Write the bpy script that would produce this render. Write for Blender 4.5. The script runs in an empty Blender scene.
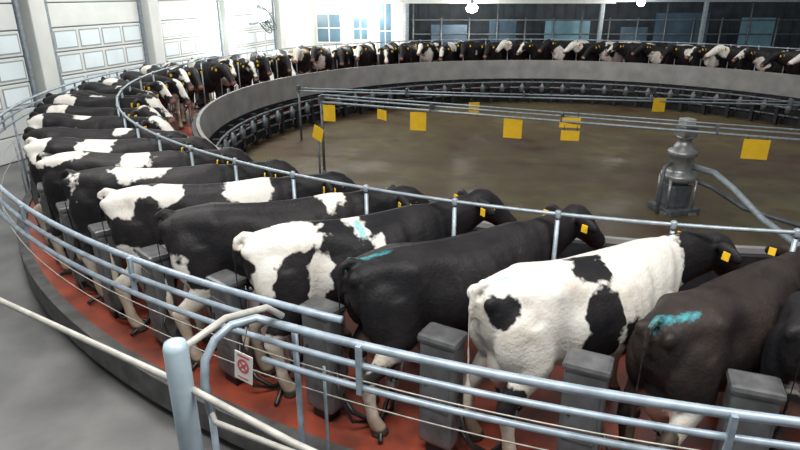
import bpy, bmesh, math, random
import numpy as np
from mathutils import Vector, Matrix
random.seed(4)
PI=math.pi
CX,CY=4.2,13.3
FLOOR=-0.35; PIT=-0.6
STEP=5.0
try:
    bpy.context.scene.view_settings.view_transform='Standard'
except Exception as e: print(e)

# ---------------- materials ----------------
def mat(name,col,rough=.5,metal=0.0,noise=0.0,scale=8.0,col2=None,bump=0.0,emit=0.0,spec=None,detail=4):
    m=bpy.data.materials.new(name); m.use_nodes=True
    nt=m.node_tree; b=nt.nodes['Principled BSDF']
    b.inputs['Base Color'].default_value=(*col,1); b.inputs['Roughness'].default_value=rough
    b.inputs['Metallic'].default_value=metal
    if spec is not None: b.inputs['Specular IOR Level'].default_value=spec
    tc=nt.nodes.new('ShaderNodeTexCoord')
    n=nt.nodes.new('ShaderNodeTexNoise'); n.inputs['Scale'].default_value=scale; n.inputs['Detail'].default_value=detail
    nt.links.new(tc.outputs['Object'],n.inputs['Vector'])
    c2=col2 if col2 else tuple(max(0,c*(1-noise)) for c in col)
    mx=nt.nodes.new('ShaderNodeMix'); mx.data_type='RGBA'
    mr=nt.nodes.new('ShaderNodeMapRange'); mr.inputs[1].default_value=.35; mr.inputs[2].default_value=.65
    nt.links.new(n.outputs[0],mr.inputs[0]); nt.links.new(mr.outputs[0],mx.inputs[0])
    mx.inputs[6].default_value=(*col,1); mx.inputs[7].default_value=(*c2,1)
    nt.links.new(mx.outputs[2],b.inputs['Base Color'])
    if bump>0:
        bp=nt.nodes.new('ShaderNodeBump'); bp.inputs['Strength'].default_value=bump; bp.inputs['Distance'].default_value=.02
        nt.links.new(n.outputs[0],bp.inputs['Height']); nt.links.new(bp.outputs[0],b.inputs['Normal'])
    if emit>0:
        b.inputs['Emission Color'].default_value=(*col,1); b.inputs['Emission Strength'].default_value=emit
    return m

M={}
M['galv']=mat('galvanised_pipe',(.34,.40,.45),.42,.35,noise=.3,scale=14)
M['rail']=mat('rump_rail_paint',(.36,.44,.52),.42,.2,noise=.35,scale=9)
M['galv_dark']=mat('weathered_pipe',(.15,.17,.19),.5,.4,noise=.4,scale=10)
M['bluepost']=mat('pale_blue_paint',(.46,.58,.66),.35,.1,noise=.12,scale=10)
M['whitepipe']=mat('white_pipe_paint',(.50,.49,.45),.4,.1,noise=.3,scale=10)
M['steel']=mat('brushed_steel',(.36,.37,.38),.36,.6,noise=.3,scale=9)
M['cab']=mat('cabinet_steel',(.19,.195,.205),.42,.45,noise=.45,scale=7)
M['red']=mat('red_rubber_deck',(.32,.062,.032),.40,0,scale=3.5,col2=(.15,.036,.024),bump=.2,detail=8)
M['curb']=mat('dark_curb',(.10,.10,.10),.6,0,noise=.5,scale=6)
M['conc']=mat('concrete_band',(.27,.27,.27),.6,0,noise=.28,scale=2.5)
M['dark']=mat('dark_machinery',(.028,.030,.036),.5,.3,noise=.5,scale=6)
M['floor']=mat('wet_concrete_floor',(.20,.20,.20),.40,0,scale=1.1,col2=(.085,.085,.088),bump=.15,detail=9)
def pit_mat():
    m=bpy.data.materials.new('pit_floor_wet'); m.use_nodes=True; nt=m.node_tree; N=nt.nodes; L=nt.links; b=N['Principled BSDF']
    tc=N.new('ShaderNodeTexCoord')
    def nz(s,d):
        n=N.new('ShaderNodeTexNoise'); n.inputs['Scale'].default_value=s; n.inputs['Detail'].default_value=d; L.new(tc.outputs['Object'],n.inputs['Vector'])
        r=N.new('ShaderNodeMapRange'); r.inputs[1].default_value=.38; r.inputs[2].default_value=.62; L.new(n.outputs[0],r.inputs[0]); return r.outputs[0]
    def mix(f,a,c):
        n=N.new('ShaderNodeMix'); n.data_type='RGBA'; L.new(f,n.inputs[0])
        for i,x in ((6,a),(7,c)):
            if isinstance(x,tuple): n.inputs[i].default_value=(*x,1)
            else: L.new(x,n.inputs[i])
        return n.outputs[2]
    a=mix(nz(.35,5),(.110,.094,.042),(.062,.034,.021))
    c=mix(nz(2.2,8),a,(.078,.060,.034))
    L.new(c,b.inputs['Base Color'])
    r=N.new('ShaderNodeMapRange'); L.new(nz(1.1,6),r.inputs[0]); r.inputs[3].default_value=.34; r.inputs[4].default_value=.66; L.new(r.outputs[0],b.inputs['Roughness'])
    b.inputs['Specular IOR Level'].default_value=.28
    return m
M['pit']=pit_mat()
M['yellow']=mat('yellow_plate',(.88,.54,.02),.5,0,noise=.10,scale=8)
M['wall']=mat('painted_wall',(.68,.71,.69),.6,0,noise=.12,scale=1.5)
M['door']=mat('door_panel',(.70,.74,.73),.45,0,noise=.10,scale=2)
M['groove']=mat('door_groove',(.30,.33,.35),.6)
M['pane']=mat('frosted_pane',(.62,.70,.73),.2,0,noise=.2,scale=1,emit=.30)
M['blueglass']=mat('blue_glass',(.12,.22,.30),.2,0,noise=.3,scale=1.5)
M['bluewall']=mat('blue_siding',(.040,.055,.070),.6,0,noise=.4,scale=2)
M['bluetarp']=mat('blue_tarpaulin',(.045,.09,.14),.5,0,noise=.4,scale=2)
M['teal']=mat('blue_green_panel',(.14,.28,.36),.5,0,noise=.3,scale=2)
M['black']=mat('black_rubber',(.012,.012,.012),.4)
M['white']=mat('white_card',(.8,.78,.76),.5,noise=.05)
M['redink']=mat('red_ink',(.62,.10,.12),.5)
M['lampm']=mat('lamp_glow',(1,.98,.92),.4,emit=40)
M['eye']=mat('cow_eye',(.01,.008,.006),.1)
M['cup']=mat('teat_cup_steel',(.5,.5,.5),.3,.8,noise=.2)

def fur_mat(name='holstein_coat',b1=(.006,.006,.008),b2=(.018,.016,.018),mud=.5):
    m=bpy.data.materials.new(name); m.use_nodes=True
    nt=m.node_tree; N=nt.nodes; L=nt.links; b=N['Principled BSDF']
    tc=N.new('ShaderNodeTexCoord')
    oi=N.new('ShaderNodeObjectInfo')
    add=N.new('ShaderNodeVectorMath'); add.operation='ADD'
    cmb=N.new('ShaderNodeVectorMath'); cmb.operation='SCALE'; cmb.inputs[3].default_value=37
    c3=N.new('ShaderNodeCombineXYZ'); L.new(oi.outputs['Random'],c3.inputs[0]); L.new(oi.outputs['Random'],c3.inputs[1])
    L.new(c3.outputs[0],cmb.inputs[0]); L.new(tc.outputs['Object'],add.inputs[0]); L.new(cmb.outputs[0],add.inputs[1])
    def noise(s,d=3):
        n=N.new('ShaderNodeTexNoise'); n.inputs['Scale'].default_value=s; n.inputs['Detail'].default_value=d
        L.new(add.outputs[0],n.inputs['Vector']); return n.outputs[0]
    def math_(op,a,bv,clamp=False):
        n=N.new('ShaderNodeMath'); n.operation=op; n.use_clamp=clamp
        for i,x in enumerate((a,bv)):
            if isinstance(x,(int,float)): n.inputs[i].default_value=x
            else: L.new(x,n.inputs[i])
        return n.outputs[0]
    def attr(nm):
        a=N.new('ShaderNodeAttribute'); a.attribute_name=nm; return a.outputs['Fac']
    def thr(x,w):
        mr=N.new('ShaderNodeMapRange'); mr.inputs[1].default_value=-w; mr.inputs[2].default_value=w; L.new(x,mr.inputs[0]); return mr.outputs[0]
    def mix(f,a,c):
        n=N.new('ShaderNodeMix'); n.data_type='RGBA'; 
        if isinstance(f,(int,float)): n.inputs[0].default_value=f
        else: L.new(f,n.inputs[0])
        for i,x in ((6,a),(7,c)):
            if isinstance(x,tuple): n.inputs[i].default_value=(*x,1)
            else: L.new(x,n.inputs[i])
        return n.outputs[2]
    n1=noise(4.2,3); n2=noise(45,3); n3=noise(3.2,5); n4=noise(13,3)
    f=math_('ADD',attr('pat'),math_('ADD',math_('MULTIPLY',math_('SUBTRACT',n1,.5),.30),math_('MULTIPLY',math_('SUBTRACT',n4,.5),.07)))
    f=math_('ADD',f,math_('MULTIPLY',math_('SUBTRACT',n2,.5),.02))
    w=thr(f,.010)
    black=mix(thr(math_('SUBTRACT',n3,.5),.15),b1,b2)
    black=mix(math_('MULTIPLY',thr(math_('ADD',math_('SUBTRACT',n4,.66),attr('dirt')),.15),mud),black,(.07,.05,.035))
    dirt=thr(math_('ADD',math_('SUBTRACT',math_('ADD',math_('MULTIPLY',n3,.6),math_('MULTIPLY',n4,.4)),.555),attr('dirt')),.14)
    white=mix(math_('MULTIPLY',dirt,.85),(.66,.64,.60),(.38,.285,.195))
    c=mix(w,black,white)
    c=mix(math_('MULTIPLY',thr(attr('pnk'),.03),.85),c,(.40,.20,.155))
    pb=math_('ADD',attr('blu'),math_('ADD',math_('MULTIPLY',math_('SUBTRACT',n2,.5),.03),math_('MULTIPLY',math_('SUBTRACT',n4,.5),.03)))
    c=mix(math_('MULTIPLY',thr(pb,.010),.65),c,(.07,.40,.46))
    c=mix(thr(attr('hoof'),.012),c,(.06,.05,.04))
    L.new(c,b.inputs['Base Color']); b.inputs['Roughness'].default_value=.58
    b.inputs['Specular IOR Level'].default_value=.26
    bp=N.new('ShaderNodeBump'); bp.inputs['Strength'].default_value=.35; bp.inputs['Distance'].default_value=.012
    L.new(math_('ADD',n2,math_('MULTIPLY',n4,1.5)),bp.inputs['Height']); L.new(bp.outputs[0],b.inputs['Normal'])
    return m
M['fur']=fur_mat()
M['fur_brown']=fur_mat('brown_black_coat',(.013,.010,.010),(.034,.025,.022),.9)

# ---------------- mesh builder ----------------
class MB:
    def __init__(s): s.v=[];s.f=[];s.mi=[];s.sm=[];s.mats=[];s.T=None
    def m(s,name):
        if name not in s.mats: s.mats.append(name)
        return s.mats.index(name)
    def add(s,vs,fs,mt,smooth=False):
        o=len(s.v); k=s.m(mt)
        for v in vs:
            v=Vector(v)
            if s.T is not None: v=s.T@v
            s.v.append(tuple(v))
        for f in fs: s.f.append(tuple(i+o for i in f)); s.mi.append(k); s.sm.append(smooth)
    def box(s,c,d,mt,rz=0,bev=0.0,rot=None):
        bm=bmesh.new(); bmesh.ops.create_cube(bm,size=1)
        for v in bm.verts: v.co=Vector((v.co.x*d[0],v.co.y*d[1],v.co.z*d[2]))
        if bev>0: bmesh.ops.bevel(bm,geom=bm.edges[:],offset=bev,segments=2,profile=.6,affect='EDGES')
        R=Matrix.Translation(Vector(c))@(rot.to_4x4() if rot is not None else Matrix.Rotation(rz,4,'Z'))
        bm.verts.index_update()
        s.add([R@v.co for v in bm.verts],[[v.index for v in f.verts] for f in bm.faces],mt,False); bm.free()
    def rings(s,rs,mt,smooth=True,cap=True,closed=False):
        n=len(rs[0]); vs=[p for r in rs for p in r]; fs=[]
        k=len(rs)
        for i in range(k if closed else k-1):
            j=(i+1)%k
            for a in range(n):
                b=(a+1)%n
                fs.append((i*n+a,i*n+b,j*n+b,j*n+a))
        if cap and not closed:
            fs.append(tuple(range(n-1,-1,-1))); fs.append(tuple((k-1)*n+a for a in range(n)))
        s.add(vs,fs,mt,smooth)
    def tube(s,pts,r,mt,seg=8,closed=False):
        pts=[Vector(p) for p in pts]; n=len(pts); rs=[]
        up=None
        for i,p in enumerate(pts):
            if closed: t=pts[(i+1)%n]-pts[i-1]
            else: t=pts[min(i+1,n-1)]-pts[max(i-1,0)]
            t.normalize()
            if up is None:
                ref=Vector((0,0,1)) if abs(t.z)<.9 else Vector((1,0,0))
                up=(ref-t*ref.dot(t)).normalized()
            else:
                up=(up-t*up.dot(t)).normalized()
            sd=t.cross(up)
            rr=r[i] if isinstance(r,(list,tuple)) else r
            rs.append([p+(sd*math.cos(2*PI*a/seg)+up*math.sin(2*PI*a/seg))*rr for a in range(seg)])
        s.rings(rs,mt,True,True,closed)
    def lathe(s,c,prof,mt,seg=20,smooth=True):
        rs=[[(c[0]+r*math.cos(2*PI*a/seg),c[1]+r*math.sin(2*PI*a/seg),c[2]+z) for a in range(seg)] for r,z in prof]
        s.rings(rs,mt,smooth,True)
    def ell(s,c,r,mt,rot=None,seg=14,rn=9):
        R=rot if rot is not None else Matrix.Identity(3)
        rs=[]
        for i in range(rn+1):
            th=PI*(i+.25)/(rn+.5)
            rs.append([Vector(c)+R@Vector((r[0]*math.sin(th)*math.cos(2*PI*a/seg),r[1]*math.sin(th)*math.sin(2*PI*a/seg),-r[2]*math.cos(th))) for a in range(seg)])
        s.rings(rs,mt,True,True)
    def mesh(s,name):
        me=bpy.data.meshes.new(name); me.from_pydata(s.v,[],s.f)
        for mm in s.mats: me.materials.append(M[mm])
        me.polygons.foreach_set('material_index',s.mi); me.polygons.foreach_set('use_smooth',s.sm)
        bm=bmesh.new(); bm.from_mesh(me); bmesh.ops.recalc_face_normals(bm,faces=bm.faces[:]); bm.to_mesh(me); bm.free()
        me.update(); return me
    def obj(s,name,parent=None):
        o=bpy.data.objects.new(name,s.mesh(name)); bpy.context.scene.collection.objects.link(o)
        if parent: o.parent=parent
        return o

def pol(phi,r,z=0.0):
    a=math.radians(phi); return Vector((CX+r*math.cos(a),CY+r*math.sin(a),z))
def arc(p0,p1,r,z,n):
    return [pol(p0+(p1-p0)*i/n,r,z) for i in range(n+1)]
def sweep(mb,prof,mt,n=144,smooth=False):
    rs=[[pol(360*i/n,r,z) for r,z in prof] for i in range(n)]
    mb.rings(rs,mt,smooth,False,True)

# ---------------- cow ----------------
def cow_mesh(name,ops,blu=(),yaw=0,pitch=0,step=0.0,legdirt=.0,fur='fur'):
    b=MB()
    tr=[(-.005,1.26,1.12,.07),(.03,1.33,.98,.14),(.12,1.36,.84,.185),(.26,1.382,.76,.23),(.42,1.395,.70,.268),(.60,1.38,.64,.268),
        (.82,1.365,.565,.315),(1.05,1.365,.545,.325),(1.25,1.38,.58,.285),(1.42,1.40,.63,.225),(1.56,1.39,.70,.19),(1.68,1.33,.80,.15),(1.73,1.24,.92,.09)]
    rs=[]
    for x,zt,zb,hw in tr:
        zc=zb+(zt-zb)*(.50 if x>.5 else .56); ring=[]
        for a in range(28):
            t=2*PI*a/28; c,sn=math.cos(t),math.sin(t)
            y=hw*math.copysign(abs(c)**.86,c)
            if sn>0 and x<.7: y=hw*math.copysign(abs(c)**.62,c)
            z=zc+(zt-zc)*sn if sn>0 else zc-(zc-zb)*abs(sn)**.95
            ring.append((x,y,z))
        rs.append(ring)
    b.rings(rs,'fur')
    def chain(pts,y0=0,seg=14):
        rs=[]; n=len(pts)
        P=[Vector((p[0],p[4] if len(p)>4 else y0,p[1])) for p in pts]
        for i,p in enumerate(pts):
            t=P[min(i+1,n-1)]-P[max(i-1,0)]; t.y=0; t.normalize()
            nn=t.cross(Vector((0,1,0)))
            rs.append([P[i]+Vector((0,1,0))*p[3]*math.cos(2*PI*a/seg)+nn*p[2]*math.sin(2*PI*a/seg) for a in range(seg)])
        b.rings(rs,'fur')
    chain([(1.32,1.06,.27,.17),(1.58,1.13,.262,.155),(1.76,1.19,.228,.122),(1.92,1.25,.185,.10),(2.08,1.31,.145,.095)])
    chain([(1.97,1.40,.05,.05),(2.02,1.385,.10,.085),(2.10,1.345,.135,.112),(2.20,1.285,.128,.102),(2.30,1.21,.105,.076),(2.39,1.14,.088,.070),(2.455,1.09,.082,.080),(2.50,1.055,.060,.065),(2.51,1.045,.02,.03)])
    for sg in (-1,1):
        b.ell((2.02,sg*.19,1.365),(.035,.115,.060),'fur',Matrix.Rotation(sg*-.35,3,'X')@Matrix.Rotation(sg*-.2,3,'Z'))
        b.ell((.035,sg*.095,1.265),(.06,.045,.06),'fur')
        b.ell((.24,sg*.15,1.00),(.20,.105,.28),'fur')
        b.ell((1.44,sg*.135,1.02),(.14,.085,.27),'fur',Matrix.Rotation(.25,3,'Y'))
        st=step*sg
        y=sg*.165
        chain([(.30,1.12,.18,.10,y),(.33,.92,.20,.115,y),(.34,.78,.165,.11,y*1.05),(.26,.67,.115,.08,y*1.08),(.16,.57,.085,.058,y*1.08),(.095+st,.49,.078,.056,y*1.08),
               (.115+st,.41,.060,.048,y*1.08),(.135+st,.28,.046,.042,y*1.08),(.15+st,.17,.050,.050,y*1.1),(.165+st,.12,.052,.054,y*1.1),(.19+st,.07,.056,.058,y*1.1),(.205+st,.0,.078,.068,y*1.1)])
        y=sg*.15
        chain([(1.47,1.05,.13,.09,y),(1.41,.86,.13,.085,y*1.05),(1.39,.72,.09,.07,y),(1.40,.58,.066,.055,y*.95),(1.41,.46,.058,.053,y*.92),(1.41,.41,.056,.052,y*.92),(1.40-st,.35,.044,.042,y*.92),
               (1.40-st,.24,.040,.038,y*.92),(1.40-st,.14,.046,.047,y*.95),(1.42-st,.08,.052,.055,y*.95),(1.44-st,.0,.074,.067,y*.95)])
    b.ell((.36,0,.665),(.21,.135,.18),'fur'); b.ell((.22,0,.74),(.11,.105,.21),'fur')
    for tx in (.28,.42):
        for ty in (-.06,.06): b.tube([(tx,ty,.58),(tx,ty,.47)],[.024,.019],'fur')
    b.tube([(.10,0,1.35),(.03,0,1.37),(-.03,.0,1.335),(-.055,.0,1.22),(-.05,.01,1.0),(-.04,.015,.8),(-.03,.02,.66),(-.03,.02,.58),(-.03,.02,.46),(-.03,.02,.36)],
           [.03,.034,.028,.022,.018,.0175,.020,.034,.034,.012],'fur')
    def defv(V):
        V=V.copy()
        t=np.clip((V[:,0]-1.55)/.60,0,1); t=t*t*(3-2*t)
        a=pitch*t; dx=V[:,0]-1.55; dz=V[:,2]-1.15
        m=V[:,0]>1.55
        nx=1.55+dx*np.cos(a)+dz*np.sin(a); nz=1.15-dx*np.sin(a)+dz*np.cos(a)
        V[m,0]=nx[m]; V[m,2]=nz[m]
        a=yaw*t; dx=V[:,0]-1.55; dy=V[:,1].copy()
        nx=1.55+dx*np.cos(a)-dy*np.sin(a); ny=dx*np.sin(a)+dy*np.cos(a)
        V[m,0]=nx[m]; V[m,1]=ny[m]
        return V
    me=b.mesh(name+'_src'); ob=bpy.data.objects.new('tmp',me); bpy.context.scene.collection.objects.link(ob)
    r=ob.modifiers.new('r','REMESH'); r.mode='VOXEL'; r.voxel_size=.0150; r.use_smooth_shade=True
    s=ob.modifiers.new('s','SMOOTH'); s.factor=.5; s.iterations=9
    dg=bpy.context.evaluated_depsgraph_get(); dg.update()
    nm=bpy.data.meshes.new_from_object(ob.evaluated_get(dg)); nm.name=name
    bpy.data.objects.remove(ob)
    n0=len(nm.vertices); V=np.empty(n0*3,dtype=np.float32); nm.vertices.foreach_get('co',V); V=V.reshape(-1,3).astype(np.float64)
    Nn=np.empty(n0*3,dtype=np.float32); nm.vertex_normals.foreach_get('vector',Nn); Nn=Nn.reshape(-1,3)
    X,Y,Z=V[:,0],np.abs(V[:,1]),V[:,2]
    def G(c,rr): return np.exp(-(((X-c[0])/rr[0])**2+((Y-c[1])/rr[1])**2+((Z-c[2])/rr[2])**2))
    d=-.034*G((.64,.27,1.19),(.13,.12,.12)) -.022*G((.22,.20,1.25),(.11,.08,.08)) +.022*G((.43,.235,1.315),(.085,.06,.06))
    d+=-.024*G((.52,.28,.90),(.07,.1,.22)) -.020*G((1.30,.27,1.05),(.045,.12,.28)) +.014*G((1.42,.22,1.12),(.10,.1,.22)) -.016*G((1.62,.17,1.15),(.05,.1,.25))
    d+=-.018*G((.06,.0,1.0),(.12,.05,.30)) -.010*G((.85,.10,1.36),(.45,.06,.06))+.012*G((.85,0,1.37),(.8,.03,.05))
    rib=((X>.72)&(X<1.30))*np.exp(-((Z-1.0)/.22)**2)*np.clip((Y-.15)/.1,0,1)
    d+=.005*rib*np.sin((X+.25*(Z-1.0))*2*PI/.085)
    V=V+Nn*d[:,None]
    dd=MB()
    for sg in (-1,1):
        dd.ell((2.165,sg*.094,1.34),(.02,.012,.018),'eye',seg=10,rn=6)
        dd.box((1.970,sg*.215,1.335),(.012,.055,.065),'yellow',bev=.003)
        dd.box((2.070,sg*.215,1.335),(.012,.050,.058),'yellow',bev=.003)
        dd.ell((2.492,sg*.035,1.085),(.012,.012,.01),'eye',seg=8,rn=5)
    dm=dd.mesh('d')
    nm.vertices.foreach_set('co',V.astype(np.float32).ravel())
    nm.materials.clear()
    for k in (fur,'eye','yellow'): nm.materials.append(M[k])
    bm=bmesh.new(); bm.from_mesh(nm); nf=len(bm.faces); bm.from_mesh(dm); bm.faces.ensure_lookup_table()
    for i in range(nf): bm.faces[i].material_index=0; bm.faces[i].smooth=True
    for i in range(nf,len(bm.faces)): bm.faces[i].material_index=1 if dm.polygons[i-nf].material_index==0 else 2
    bm.to_mesh(nm); bm.free()
    n=len(nm.vertices); V=np.empty(n*3,dtype=np.float32); nm.vertices.foreach_get('co',V); V=V.reshape(-1,3)
    f=np.full(n,-.25)
    def S(c,rr):
        c=np.array(c); rr=np.array(rr); return (1-np.linalg.norm((V-c)/rr,axis=1))*rr.min()
    for op in ops:
        k,c,rr=op
        if k=='w': f=np.maximum(f,S(c,rr))
        elif k=='b': f=np.minimum(f,-S(c,rr))
        elif k=='all': f=np.full(n,.25)
        elif k=='legs': f=np.maximum(f,c-V[:,2])
        elif k=='belly': f=np.maximum(f,np.where((V[:,0]>.5)&(V[:,0]<1.4),c-V[:,2],-.2))
    pnk=np.maximum(S((.32,0,.60),(.25,.17,.20)),S((2.52,0,1.06),(.06,.09,.07)))
    bl=np.full(n,-.2)
    for c,rr in blu: bl=np.maximum(bl,S(c,rr))
    hoof=.07-V[:,2]
    dirt=np.clip(.30-.5*V[:,2],-.12,.3)+np.clip(.12-V[:,0],0,.12)+legdirt
    for nme,arr in (('pat',f),('pnk',pnk),('blu',bl),('hoof',hoof),('dirt',dirt)):
        a=nm.attributes.new(nme,'FLOAT','POINT'); a.data.foreach_set('value',arr.astype(np.float32))
    V2=defv(V.astype(np.float64)); nm.vertices.foreach_set('co',V2.astype(np.float32).ravel()); nm.update()
    return nm

def place_cow(me,phi,r=10.65,slant=38):
    o=bpy.data.objects.new('cow',me); bpy.context.scene.collection.objects.link(o)
    o.location=pol(phi,r,0.0); o.rotation_euler=(0,0,math.radians(phi+180-slant))
    return o
def streak(x0,y0,x1,y1,w=.022,n=5):
    return [((x0+(x1-x0)*i/(n-1),y0+(y1-y0)*i/(n-1),1.35),(.055,w,.12)) for i in range(n)]
near=[
 ('A',[('legs',.30,0),('w',(.22,-.2,.60),(.14,.14,.18)),('belly',.64,0)],streak(.04,.0,.26,-.10,.016),.1,.25,.05,'fur_brown'),
 ('B',[('all',0,0),('b',(.02,-.14,1.22),(.10,.07,.10)),('b',(.82,-.32,1.02),(.13,.22,.36)),('b',(.80,-.12,1.36),(.12,.16,.10)),('b',(1.06,-.3,.86),(.08,.2,.22)),
       ('b',(2.12,-.0,1.3),(.46,.5,.40)),('b',(.14,-.18,.56),(.10,.12,.12)),('b',(1.5,.25,1.2),(.3,.14,.3)),('b',(.5,.28,1.1),(.4,.10,.3))],streak(.04,.02,.18,.0,.014),-.1,.22,-.04,'fur'),
 ('C',[('legs',.46,0),('w',(.34,-.1,.66),(.2,.2,.1))],streak(.04,.03,.26,-.02,.012),.1,.08,.05,'fur'),
 ('D',[('legs',.60,0),('w',(.28,-.12,1.34),(.30,.26,.17)),('w',(.50,-.2,1.02),(.14,.22,.22)),('w',(.10,-.2,1.05),(.07,.14,.22)),('b',(.30,-.26,1.06),(.13,.12,.20)),('w',(.90,-.1,1.34),(.07,.16,.12)),('w',(1.02,-.2,1.08),(.06,.2,.18)),('w',(.85,-.2,.60),(.28,.3,.12))],
      [((.90,-.14,1.33),(.035,.12,.08))],.05,.05,-.05,'fur'),
 ('E',[('legs',.76,0),('b',(.85,0,.75),(.4,.4,.2)),('w',(1.40,-.08,1.36),(.10,.18,.12)),('w',(.10,-.16,.86),(.1,.1,.2))],[],.0,.12,.04,'fur'),
 ('F',[('legs',.86,0),('b',(.85,0,.75),(.38,.4,.2)),('w',(.18,-.08,1.34),(.24,.26,.18)),('w',(.56,-.1,1.36),(.14,.22,.12)),('w',(1.32,-.1,1.30),(.22,.24,.20)),('b',(.38,-.2,1.22),(.11,.15,.13))],[],.0,.1,.05,'fur'),
 ('G',[('legs',.5,0),('w',(.75,-.1,1.36),(.24,.24,.09)),('w',(.1,-.05,1.1),(.12,.12,.25)),('w',(1.3,-.2,.9),(.2,.2,.2))],[],.1,.1,-.05,'fur'),
 ('H',[('legs',.5,0),('w',(.25,-.1,1.36),(.26,.20,.11)),('w',(1.1,-.1,1.32),(.16,.22,.12))],[],.1,.1,.05,'fur'),
 ('I',[('legs',.6,0),('w',(.15,0,1.25),(.20,.24,.24)),('w',(.9,-.1,1.34),(.22,.20,.12))],[],.1,.1,.05,'fur'),
]
meshes=[cow_mesh('cow_'+n,ops,blu,yaw,pit,st,0,fu) for n,ops,blu,yaw,pit,st,fu in near]
slants=[41,43,37,35,38,37,38,38,38]
gen=[]
for k in range(8):
    ops=[('legs',random.choice([.3,.5,.7]),0)]
    for j in range(random.choice([1,2,3,3,4])):
        ops.append(('w',(random.uniform(.1,1.5),random.uniform(-.25,.25),random.uniform(.9,1.4)),(random.uniform(.15,.30),.24,random.uniform(.14,.28))))
    if k%2==0: ops.append(('w',(2.30,0,1.30),(.30,.075,.16)))
    if k in (1,4,6): ops.append(('w',(1.6,0,.95),(.3,.3,.28)))
    if k==5: ops.append(('w',(2.2,0,1.3),(.4,.3,.3)))
    gen.append(cow_mesh('cow_g%d'%k,ops,(),random.uniform(-.3,.3),random.uniform(-.05,.30),random.choice([-.05,.05])))
for i in range(72):
    phi=254.6-STEP*i
    if i<9:
        o=place_cow(meshes[i],phi+(.5 if i==0 else 0),10.65,slants[i]); s=[.945,1,.99,1,1,1,1,1,1][i]; o.scale=(s,s,s)
    else:
        o=place_cow(random.choice(gen+meshes[5:]+[meshes[1]] if random.random()<.5 else gen),phi,10.65+random.uniform(-.08,.06),38+random.uniform(-4,4))
        s=random.uniform(.96,1.02); o.scale=(s,s,s)

# ---------------- platform ----------------
b=MB(); sweep(b,[(8.37,-.12),(10.9,-.12),(10.9,0),(8.37,0)],'red'); sweep(b,[(10.9,-.24),(11.02,-.24),(11.02,.03),(10.9,.03)],'curb')
sweep(b,[(10.55,FLOOR),(10.8,FLOOR),(10.8,-.12),(10.55,-.12)],'curb')
b.obj('carousel_platform')
b=MB(); sweep(b,[(8.22,.23),(8.28,.20),(8.28,.85),(8.22,.85)],'conc')
sweep(b,[(8.285,.0),(8.36,.0),(8.36,.80),(8.285,.80)],'dark'); b.obj('concrete_manger_ring')
b=MB(); sweep(b,[(8.30,PIT),(8.34,PIT),(8.34,-.13),(8.30,-.13)],'dark')
for z,r in ((.12,8.05),(-.05,8.0),(-.3,8.1)): b.tube([pol(360*i/144,r,z) for i in range(144)],.030,'galv_dark',6,True)
for i in range(72):
    p=254.6+2.5-STEP*i
    b.box(pol(p,8.1,-.2),(.12,.10,.8),'dark',math.radians(p))
    q=pol(p+2.5,7.98,-.08)
    b.lathe(q,[(.03,-.14),(.08,-.10),(.09,.08),(.05,.12),(.03,.18)],'galv_dark',10)
    b.box(pol(p+1.2,8.02,.02),(.10,.18,.16),'dark',math.radians(p),.01)
    b.tube([q+Vector((0,0,-.1)),pol(p+3,7.9,-.35),pol(p+3.6,8.0,-.5)],.018,'black',6)
b.obj('milk_meter_array')

# inner neck rail with stall posts
b=MB(); b.tube([pol(360*i/216,9.45,1.46) for i in range(216)],.016,'galv',8,True)
for i in range(72):
    p=254.6+2.0-STEP*i
    b.tube([pol(p,9.45,0),pol(p,9.45,1.48)],.018,'galv',8)
    b.lathe(pol(p,9.45,1.42),[(.022,0),(.025,.02),(.025,.06),(.015,.07)],'galv',8)
    b.lathe(pol(p,9.45,0),[(.06,0),(.06,.015),(.03,.02)],'galv',8)
b.obj('neck_rail')

# outer rump rail
b=MB()
for z,r,t in ((1.25,11.17,.023),(1.13,11.20,.020),(1.00,11.22,.020)):
    b.tube(arc(150,247 if z<1.2 else 246,r,z,90),t,'rail',8)
for p in np.arange(153,246,9.3):
    b.box(pol(p,11.20,1.125),(.03,.03,.29),'rail',math.radians(p))
for p in (160,178,196,244.5):
    b.tube([pol(p,11.24,FLOOR),pol(p,11.24,1.16)],.020,'rail',8)
b.obj('rump_rail')
b=MB()
for z,r,t in ((1.20,11.30,.026),(1.08,11.32,.020),(.93,11.32,.020)):
    pts=arc(243.5 if z<1.1 else 242.5,292,r,z,60)
    if z>1.15:
        pts=[Vector((-1.12,2.92,.72)),Vector((-1.14,2.93,.92)),Vector((-1.13,2.96,1.06)),Vector((-1.08,3.02,1.16)),Vector((-1.00,3.10,1.21))]+pts[1:]
    b.tube(pts,t,'rail',10)
for p in (247.0,256.5,266,276,286):
    b.box(pol(p,11.34,1.06),(.03,.03,.32),'rail',math.radians(p))
for p in (271,291): b.tube([pol(p,11.36,FLOOR),pol(p,11.36,1.1)],.022,'rail',8)
b.tube([Vector((-1.12,2.92,.73)),Vector((-1.12,2.92,FLOOR))],.020,'rail',10)
b.tube([Vector((-1.12,2.92,.73)),Vector((-1.08,2.86,.70)),Vector((-.6,2.62,.70)),Vector((.4,2.2,.70)),Vector((1.6,1.95,.7))],.018,'whitepipe',8)
b.obj('rump_rail_loop')
b=MB()
for z,r in ((.80,11.1),(.60,11.08)): b.tube(arc(150,292,r,z,100),.005,'whitepipe',5)
for p in (150,200,245,292): b.tube([pol(p,11.09,FLOOR),pol(p,11.09,.82)],.012,'galv',6)
b.obj('guide_wire')
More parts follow.
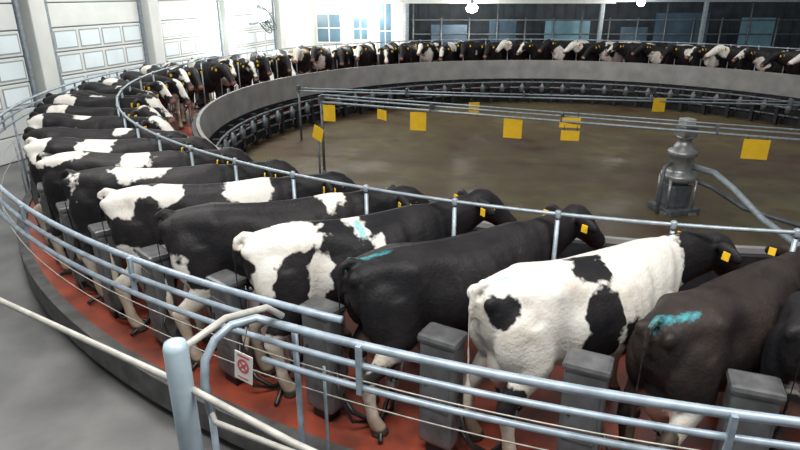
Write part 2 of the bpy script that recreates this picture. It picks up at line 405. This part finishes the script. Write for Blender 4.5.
# foreground fence
b=MB()
px,py=-1.09,2.5
b.lathe((px,py,0),[(.06,FLOOR),(.06,1.44),(.052,1.47),(.02,1.485)],'bluepost',24)
b.lathe((px,py,0),[(.1,FLOOR),(.1,FLOOR+.02),(.07,FLOOR+.025)],'bluepost',20)
b.tube([(-5.2,5.05,1.2),(-3.6,4.08,1.2),(-2.58,3.43,1.2),(-1.13,2.56,1.2),(-.48,2.14,1.18),(.4,1.65,1.15),(1.6,1.2,1.15)],.018,'whitepipe',10)
b.tube([(-1.06,2.54,1.42),(-.95,2.85,1.40),(-.78,3.10,1.33),(-.70,3.14,1.25)],.020,'whitepipe',10)
b.tube([(-5.2,5.05,FLOOR),(-5.2,5.05,1.25)],.03,'bluepost',10)
b.tube([(1.6,1.2,FLOOR),(1.6,1.2,1.2)],.03,'bluepost',10)
b.obj('foreground_fence')
# warning card
b=MB(); c=Vector((-.93,3.02,.97))
R=Matrix.Translation(c)@Matrix.Rotation(math.radians(-28),4,'Z')@Matrix.Rotation(.12,4,'Y'); b.T=R
b.box((0,0,0),(.135,.006,.20),'white',bev=.002)
b.rings([[(.045*math.cos(2*PI*a/16),-.0045,.01+.05*math.sin(2*PI*a/16)) for a in range(16)],[(.03*math.cos(2*PI*a/16),-.0045,.01+.034*math.sin(2*PI*a/16)) for a in range(16)]],'redink',False,False)
b.box((0,-.0045,.01),(.07,.001,.012),'redink',rot=Matrix.Rotation(.8,3,'Y')); b.box((0,-.0045,.01),(.07,.001,.012),'redink',rot=Matrix.Rotation(-.8,3,'Y'))
b.box((0,-.0045,.08),(.09,.001,.012),'redink'); b.box((0,-.0045,-.075),(.08,.001,.008),'redink')
b.T=None
b.tube([c+Vector((0,0,.1)),c+Vector((.02,.10,.22))],.003,'black',5)
b.obj('warning_card')

# cabinets + clusters
def cabinet_mesh():
    b=MB()
    b.box((0,0,.50),(.18,.26,.82),'cab',bev=.03)
    b.box((0,0,.93),(.21,.29,.06),'cab',bev=.028)
    b.box((-.094,0,.60),(.012,.20,.40),'cab',bev=.004)
    b.box((-.102,.07,.62),(.01,.015,.07),'dark')
    b.box((0,0,.05),(.12,.16,.10),'dark')
    b.tube([(.05,-.12,.2),(.02,-.24,.12),(.1,-.34,.03),(.3,-.40,.03),(.45,-.30,.10),(.55,-.20,.3)],.02,'black',8)
    b.tube([(.0,-.12,.5),(-.1,-.22,.35),(-.05,-.3,.1),(.12,-.38,.035)],.012,'black',8)
    return b.mesh('cabinet')
cm=cabinet_mesh()
def cluster_mesh():
    b=MB()
    for tx in (.28,.42):
        for ty in (-.06,.06):
            b.tube([(tx,ty,.52),(tx*.6+.14,ty*.7,.35)],[.027,.022],'cup',10)
            b.tube([(tx*.6+.14,ty*.7,.35),(tx*.3+.245,ty*.3,.30)],.01,'black',6)
    b.lathe((.35,0,.22),[(.02,0),(.05,.02),(.055,.07),(.02,.10)],'cup',12)
    b.tube([(.35,0,.24),(.28,-.03,.12),(.2,-.1,.04),(.1,-.3,.03)],.018,'black',8)
    return b.mesh('cluster')
km=cluster_mesh()
for i in range(-1,71):
    phi=254.6-STEP*i
    o=bpy.data.objects.new('cluster_remover_cabinet',cm); bpy.context.scene.collection.objects.link(o)
    o.location=pol(phi-1.25,10.62); o.rotation_euler=(0,0,math.radians(phi+180-10))
    if -1<i<14:
        o=bpy.data.objects.new('milking_cluster',km); bpy.context.scene.collection.objects.link(o)
        o.location=pol(phi+(.5 if i==0 else 0),10.65); o.rotation_euler=(0,0,math.radians(phi+180-(slants[i] if i<9 else 38)))

# ---------------- pit ----------------
b=MB(); n=96
b.add([pol(360*i/n,8.3,PIT) for i in range(n)],[tuple(range(n))],'pit'); b.obj('pit_floor')
b=MB(); n=144
vs=[pol(360*i/n,10.56,FLOOR) for i in range(n)]+[pol(360*i/n,45,FLOOR) for i in range(n)]
b.add(vs,[(i,(i+1)%n,n+(i+1)%n,n+i) for i in range(n)],'floor'); b.obj('floor')

# centre gland
b=MB(); gx,gy=4.9,10.15; g=(gx,gy,PIT)
b.box((gx,gy,PIT+.05),(.62,.62,.10),'galv_dark',.3,.01)
for sx in (-1,1):
    for sy in (-1,1):
        b.tube([(gx+sx*.22,gy+sy*.22,PIT+.1),(gx+sx*.22,gy+sy*.22,PIT+.62)],.025,'steel',8)
        b.box((gx+sx*.22,gy+sy*.22,PIT+.02),(.14,.14,.04),'steel')
b.box((gx,gy,PIT+.30),(.36,.36,.40),'galv_dark',.3,.02)
b.lathe(g,[(.16,.1),(.16,.55),(.28,.58),(.30,.62),(.30,.70),(.22,.72),(.20,.78),(.20,1.0),(.24,1.02),(.24,1.10),(.17,1.14),(.12,1.24),(.10,1.30),(.14,1.31),(.14,1.36)],'steel',28)
b.box((gx,gy,PIT+1.44),(.26,.26,.20),'steel',.3,.02); b.box((gx-.02,gy-.02,PIT+1.60),(.20,.2,.12),'whitepipe',.3,.02)
b.tube([(gx-.2,gy-.1,PIT+.9),(gx-.34,gy-.16,PIT+.85),(gx-.36,gy-.18,PIT+.5),(gx-.36,gy-.18,PIT)],.03,'galv_dark',8)
b.tube([(gx+.2,gy-.05,.22),(gx+.42,gy-.35,.2),(gx+.55,gy-.8,.05),(gx+.75,gy-1.4,-.25),(gx+.95,gy-2.0,-.42),(gx+1.3,gy-3.2,-.45),(gx+1.8,gy-4.2,-.45)],.055,'galv',12)
b.tube([(gx+.2,gy-.05,.0),(gx+.5,gy-.2,-.1),(gx+.9,gy-.6,-.35),(gx+1.6,gy-1.0,-.5),(gx+3.5,gy-1.6,-.5)],.04,'galv_dark',10)
b.obj('rotary_gland_column')
# pipe gantry with signs
def gantry(name,p0,p1,offs,signs):
    b=MB(); p0=Vector(p0); p1=Vector(p1); d=(p1-p0); L=d.length; dn=d.normalized(); nr=Vector((-dn.y,dn.x,0)).normalized()
    for o in offs: b.tube([p0+nr*o[0]+Vector((0,0,o[1])),p1+nr*o[0]+Vector((0,0,o[1]))],o[2],'galv' ,8)
    k=int(L/2.4)
    for i in range(k+1):
        c=p0+dn*(L*i/k); b.box(c+Vector((0,0,.06)),(.03,.22,.14),'galv_dark',math.atan2(dn.y,dn.x))
    for e in (p0,p1): b.tube([e,Vector((e.x,e.y,PIT))],.03,'galv_dark',8)
    b.obj(name)
    for X,dz,w,h,rz in signs:
        t=(X-p0.x)/(p1.x-p0.x); c=p0+d*t
        s=MB(); s.T=Matrix.Translation(c+nr*-.06+Vector((0,0,dz)))@Matrix.Rotation(rz,4,'Z')
        s.box((0,0,-h/2-.03),(w,.012,h),'yellow',bev=.003)
        for sx in (-1,1):
            s.tube([(sx*w*.35,0,.06),(sx*w*.35,0,-.06)],.006,'black',6)
        s.obj('yellow_marker_plate')
gantry('milk_pipe_gantry',(-1.65,12.65,.92),(9.7,7.67,.92),[(-.08,.0,.022),(.08,.06,.018),(.0,.14,.014)],
  [(-1.45,-.02,.26,.34,-.2),(-.34,-.03,.30,.20,-.9),(.38,-.02,.32,.36,-.2),(2.10,-.0,.34,.36,-.3),(3.03,.10,.36,.18,-.2),(3.05,-.13,.32,.18,-.2),(5.70,-.02,.38,.32,-.3)])
gantry('milk_pipe_gantry',(-2.6,15.6,.70),(11.2,12.4,.80),[(-.05,.0,.018),(.07,.05,.014)],
  [(1.80,-.12,.26,.26,.1),(5.85,.1,.28,.30,0)])
s=MB(); s.T=Matrix.Translation((-1.55,11.2,.56))@Matrix.Rotation(-.7,4,'Z')@Matrix.Rotation(.3,4,'Y'); s.box((0,0,0),(.26,.012,.26),'yellow',bev=.003)
s.T=None; s.tube([(-1.55,11.22,.6),(-1.55,11.22,PIT)],.02,'galv_dark',8); s.box((-1.55,11.22,PIT+.02),(.3,.3,.04),'galv_dark'); s.obj('yellow_marker_plate')

# ---------------- left wall ----------------
WD=Vector((.27,.963,0)).normalized(); WN=Vector((WD.y,-WD.x,0))
TW=Matrix(((WD.x,-WN.x,0,-8.45),(WD.y,-WN.y,0,12.1),(0,0,1,0),(0,0,0,1)))
H=6.0
b=MB(); b.T=TW
b.box((0.2,.15,H/2+FLOOR/2),(34,.3,H-FLOOR),'wall'); wl=b.obj('wall_left')
for k in range(-2,4):
    s0=1.65+3.87*k
    b=MB(); b.T=TW; b.box((s0,-.14,H/2+FLOOR/2),(.42,.28,H-FLOOR),'wall',bev=.02); b.box((s0,-.16,FLOOR+.2),(.48,.34,.4),'conc',bev=.02); b.obj('trim_%d'%(k+3))
    if k<3:
        b=MB(); b.T=TW; xc=s0+1.93; W=3.0
        b.box((xc,-.03,1.75),(W+.2,.05,4.2),'groove')
        for j in range(8):
            zc=FLOOR+.27+j*.53
            b.box((xc,-.07,zc),(W,.06,.50),'door',bev=.012)
            if j in (2,3,4):
                for q in range(4):
                    b.box((xc-W/2+W*(q+.5)/4,-.103,zc),(W/4-.14,.01,.34),'pane')
                    b.box((xc-W/2+W*(q+.5)/4,-.100,zc),(W/4-.08,.01,.40),'groove')
        for sx in (-1,1): b.box((xc+sx*(W/2+.06),-.09,1.75),(.08,.12,4.2),'galv')
        b.obj('door_%d'%(k+3))
# ventilation fan
b=MB(); b.T=TW@Matrix.Translation((10.9,-.80,2.12))@Matrix.Rotation(.9,4,'Z')@Matrix.Rotation(math.radians(62),4,'X')
b.lathe((0,0,-.08),[(.06,0),(.09,.03),(.09,.12),(.04,.16)],'dark',14)
for k in range(5):
    a=2*PI*k/5; R=Matrix.Rotation(a,3,'Z')@Matrix.Rotation(.45,3,'X'); b.box(Matrix.Rotation(a,3,'Z')@Vector((.23,0,0)),(.32,.17,.01),'galv_dark',rot=R)
for r in (.15,.3,.43):
    for z in (-.1,.1): b.tube([(r*math.cos(2*PI*i/28),r*math.sin(2*PI*i/28),z*(1.0 if r>.4 else 1.2)) for i in range(28)],.010 if r<.4 else .018,'galv_dark',6,True)
for k in range(12):
    a=2*PI*k/12; b.tube([(.08*math.cos(a),.08*math.sin(a),.12),(.3*math.cos(a),.3*math.sin(a),.12),(.43*math.cos(a),.43*math.sin(a),.1),(.43*math.cos(a),.43*math.sin(a),-.1),(.1*math.cos(a),.1*math.sin(a),-.12)],.006,'galv_dark',5)
b.T=TW; b.tube([(10.9,-.75,2.1),(10.9,-.3,2.0),(10.9,-.14,2.0)],.03,'galv',8)
b.obj('ventilation_fan')

# ---------------- back wall ----------------
YB=28.0
b=MB(); b.box((-2.35,YB+.15,H/2+FLOOR/2),(5.0,.3,H-FLOOR),'wall')
b.box((17.0,YB+2.5,H/2+FLOOR/2),(36,.3,H-FLOOR),'bluewall')
for i in range(70): b.box((-.6+i*.5,YB+2.33,2.2),(.05,.05,4.8),'bluewall')
b.box((0.2,YB+1.3,H/2+FLOOR/2),(.3,2.5,H-FLOOR),'wall')
b.obj('wall_back')
for n_,(xc,w,z0,z1,m_) in enumerate(((-3.15,1.0,1.0,2.15,'blueglass'),(-1.75,.6,1.1,2.0,'blueglass'),(-.65,.5,.3,2.6,'blueglass'))):
    b=MB(); b.box((xc,YB-.02,(z0+z1)/2),(w+.14,.06,z1-z0+.14),'white'); b.box((xc,YB-.04,(z0+z1)/2),(w,.06,z1-z0),m_); b.box((xc,YB-.075,(z0+z1)/2),(.04,.02,z1-z0),'white'); b.box((xc,YB-.075,(z0+z1)/2),(w,.02,.04),'white')
    b.obj('window_%d'%(n_+1))
b=MB(); b.box((4.5,YB-.9,2.68),(9.2,.3,.14),'wall'); b.box((13.5,YB-.9,2.72),(9,.14,.10),'galv')
b.box((9,YB-.9,3.3),(18,.12,.10),'galv')
for i in range(18): b.tube([(-.0+i,YB-.9,2.78),(.5+i,YB-.9,3.28),(1.0+i,YB-.9,2.78)],.03,'galv',6)
for x in (.3,8.6,13.0,17.5): b.box((x,YB-.9,1.2),(.16,.16,3.1),'galv',bev=.02)
b.obj('steel_beam_frame')
b=MB()
for z in (.7,1.3,1.9): b.tube([(.5,YB+.2,z),(30,YB+.2,z)],.028,'galv_dark',6)
for i in range(24): b.tube([(.6+i*1.25,YB+.2,FLOOR),(.6+i*1.25,YB+.2,2.0 if i%3 else 2.6)],.04,'galv_dark',6)
for x,w,z0,z1,m_ in ((2.2,1.6,.3,1.7,'bluetarp'),(4.6,1.2,.5,1.9,'bluetarp'),(7.5,2.0,.4,1.9,'teal'),(10.5,1.2,.3,1.6,'bluetarp'),(12.6,2.4,.8,2.2,'bluetarp'),(16,1.5,.3,2.0,'teal')): b.box((x,YB+.26,(z0+z1)/2),(w,.05,z1-z0),m_)
b.obj('holding_pen_fence')
def lamp(x,y,z,e,sz=.2):
    b=MB(); b.lathe((x,y,z),[(.02,.34),(.06,.32),(.09,.22),(.10,.12),(.08,.10)],'galv',16); b.ell((x,y,z),(sz,sz,.17),'lampm',seg=14,rn=8)
    b.tube([(x,y,z+.3),(x,y,H)],.012,'dark',6); o=b.obj('pendant_lamp')
    l=bpy.data.lights.new('bulb','POINT'); l.energy=e; l.shadow_soft_size=.25; l.color=(1,.97,.88)
    lo=bpy.data.objects.new('bulb_light',l); lo.location=(x,y,z-.45); bpy.context.scene.collection.objects.link(lo); lo.parent=o
lamp(3.0,26.6,2.42,180,.25); lamp(-1.8,26.6,2.66,180,.28); lamp(-1.0,26.8,2.60,60,.16); lamp(-4.45,20.2,2.35,180,.28); lamp(9.8,26.0,2.68,120,.16)

# ---------------- lights ----------------
def area(x,y,z,e,sx=2.5,sy=1.0,rot=0,col=(1,.975,.925)):  # unseen overhead area lights, added with box housings to brighten cows and hall
    b=MB(); b.box((0,0,.06),(sx+.1,sy+.1,.08),'galv',bev=.01)
    o=b.obj('added_light_housing'); o.location=(x,y,z); o.rotation_euler=(math.radians(rot),0,0)
    l=bpy.data.lights.new('added_overhead_light','AREA'); l.shape='RECTANGLE'; l.size=sx; l.size_y=sy; l.energy=e; l.color=col
    lo=bpy.data.objects.new('added_area_light',l); bpy.context.scene.collection.objects.link(lo); lo.parent=o
area(-1.0,1.8,5.6,330,3,1.2,22); area(3.2,1.6,5.6,270,3,1.2,22)
area(-4.5,7,5.6,290,2.5,1.5); area(-4.5,14,5.6,330); area(-2.5,21,5.6,360)
area(5,17.5,5.6,250,4,1,25); area(12,15.5,5.6,190,3,1,25)
area(4,9,5.8,55)
w=bpy.data.worlds.new('World'); bpy.context.scene.world=w; w.use_nodes=True
w.node_tree.nodes['Background'].inputs[0].default_value=(.92,.96,1,1); w.node_tree.nodes['Background'].inputs[1].default_value=.21

# ---------------- camera ----------------
cam=bpy.data.cameras.new('camera'); co=bpy.data.objects.new('camera',cam); bpy.context.scene.collection.objects.link(co)
cam.sensor_width=36; cam.lens=600*36/800; cam.clip_start=.05; cam.clip_end=200
co.location=(0,0,3.05); co.rotation_euler=(math.radians(90-21.2),0,0)
bpy.context.scene.camera=co
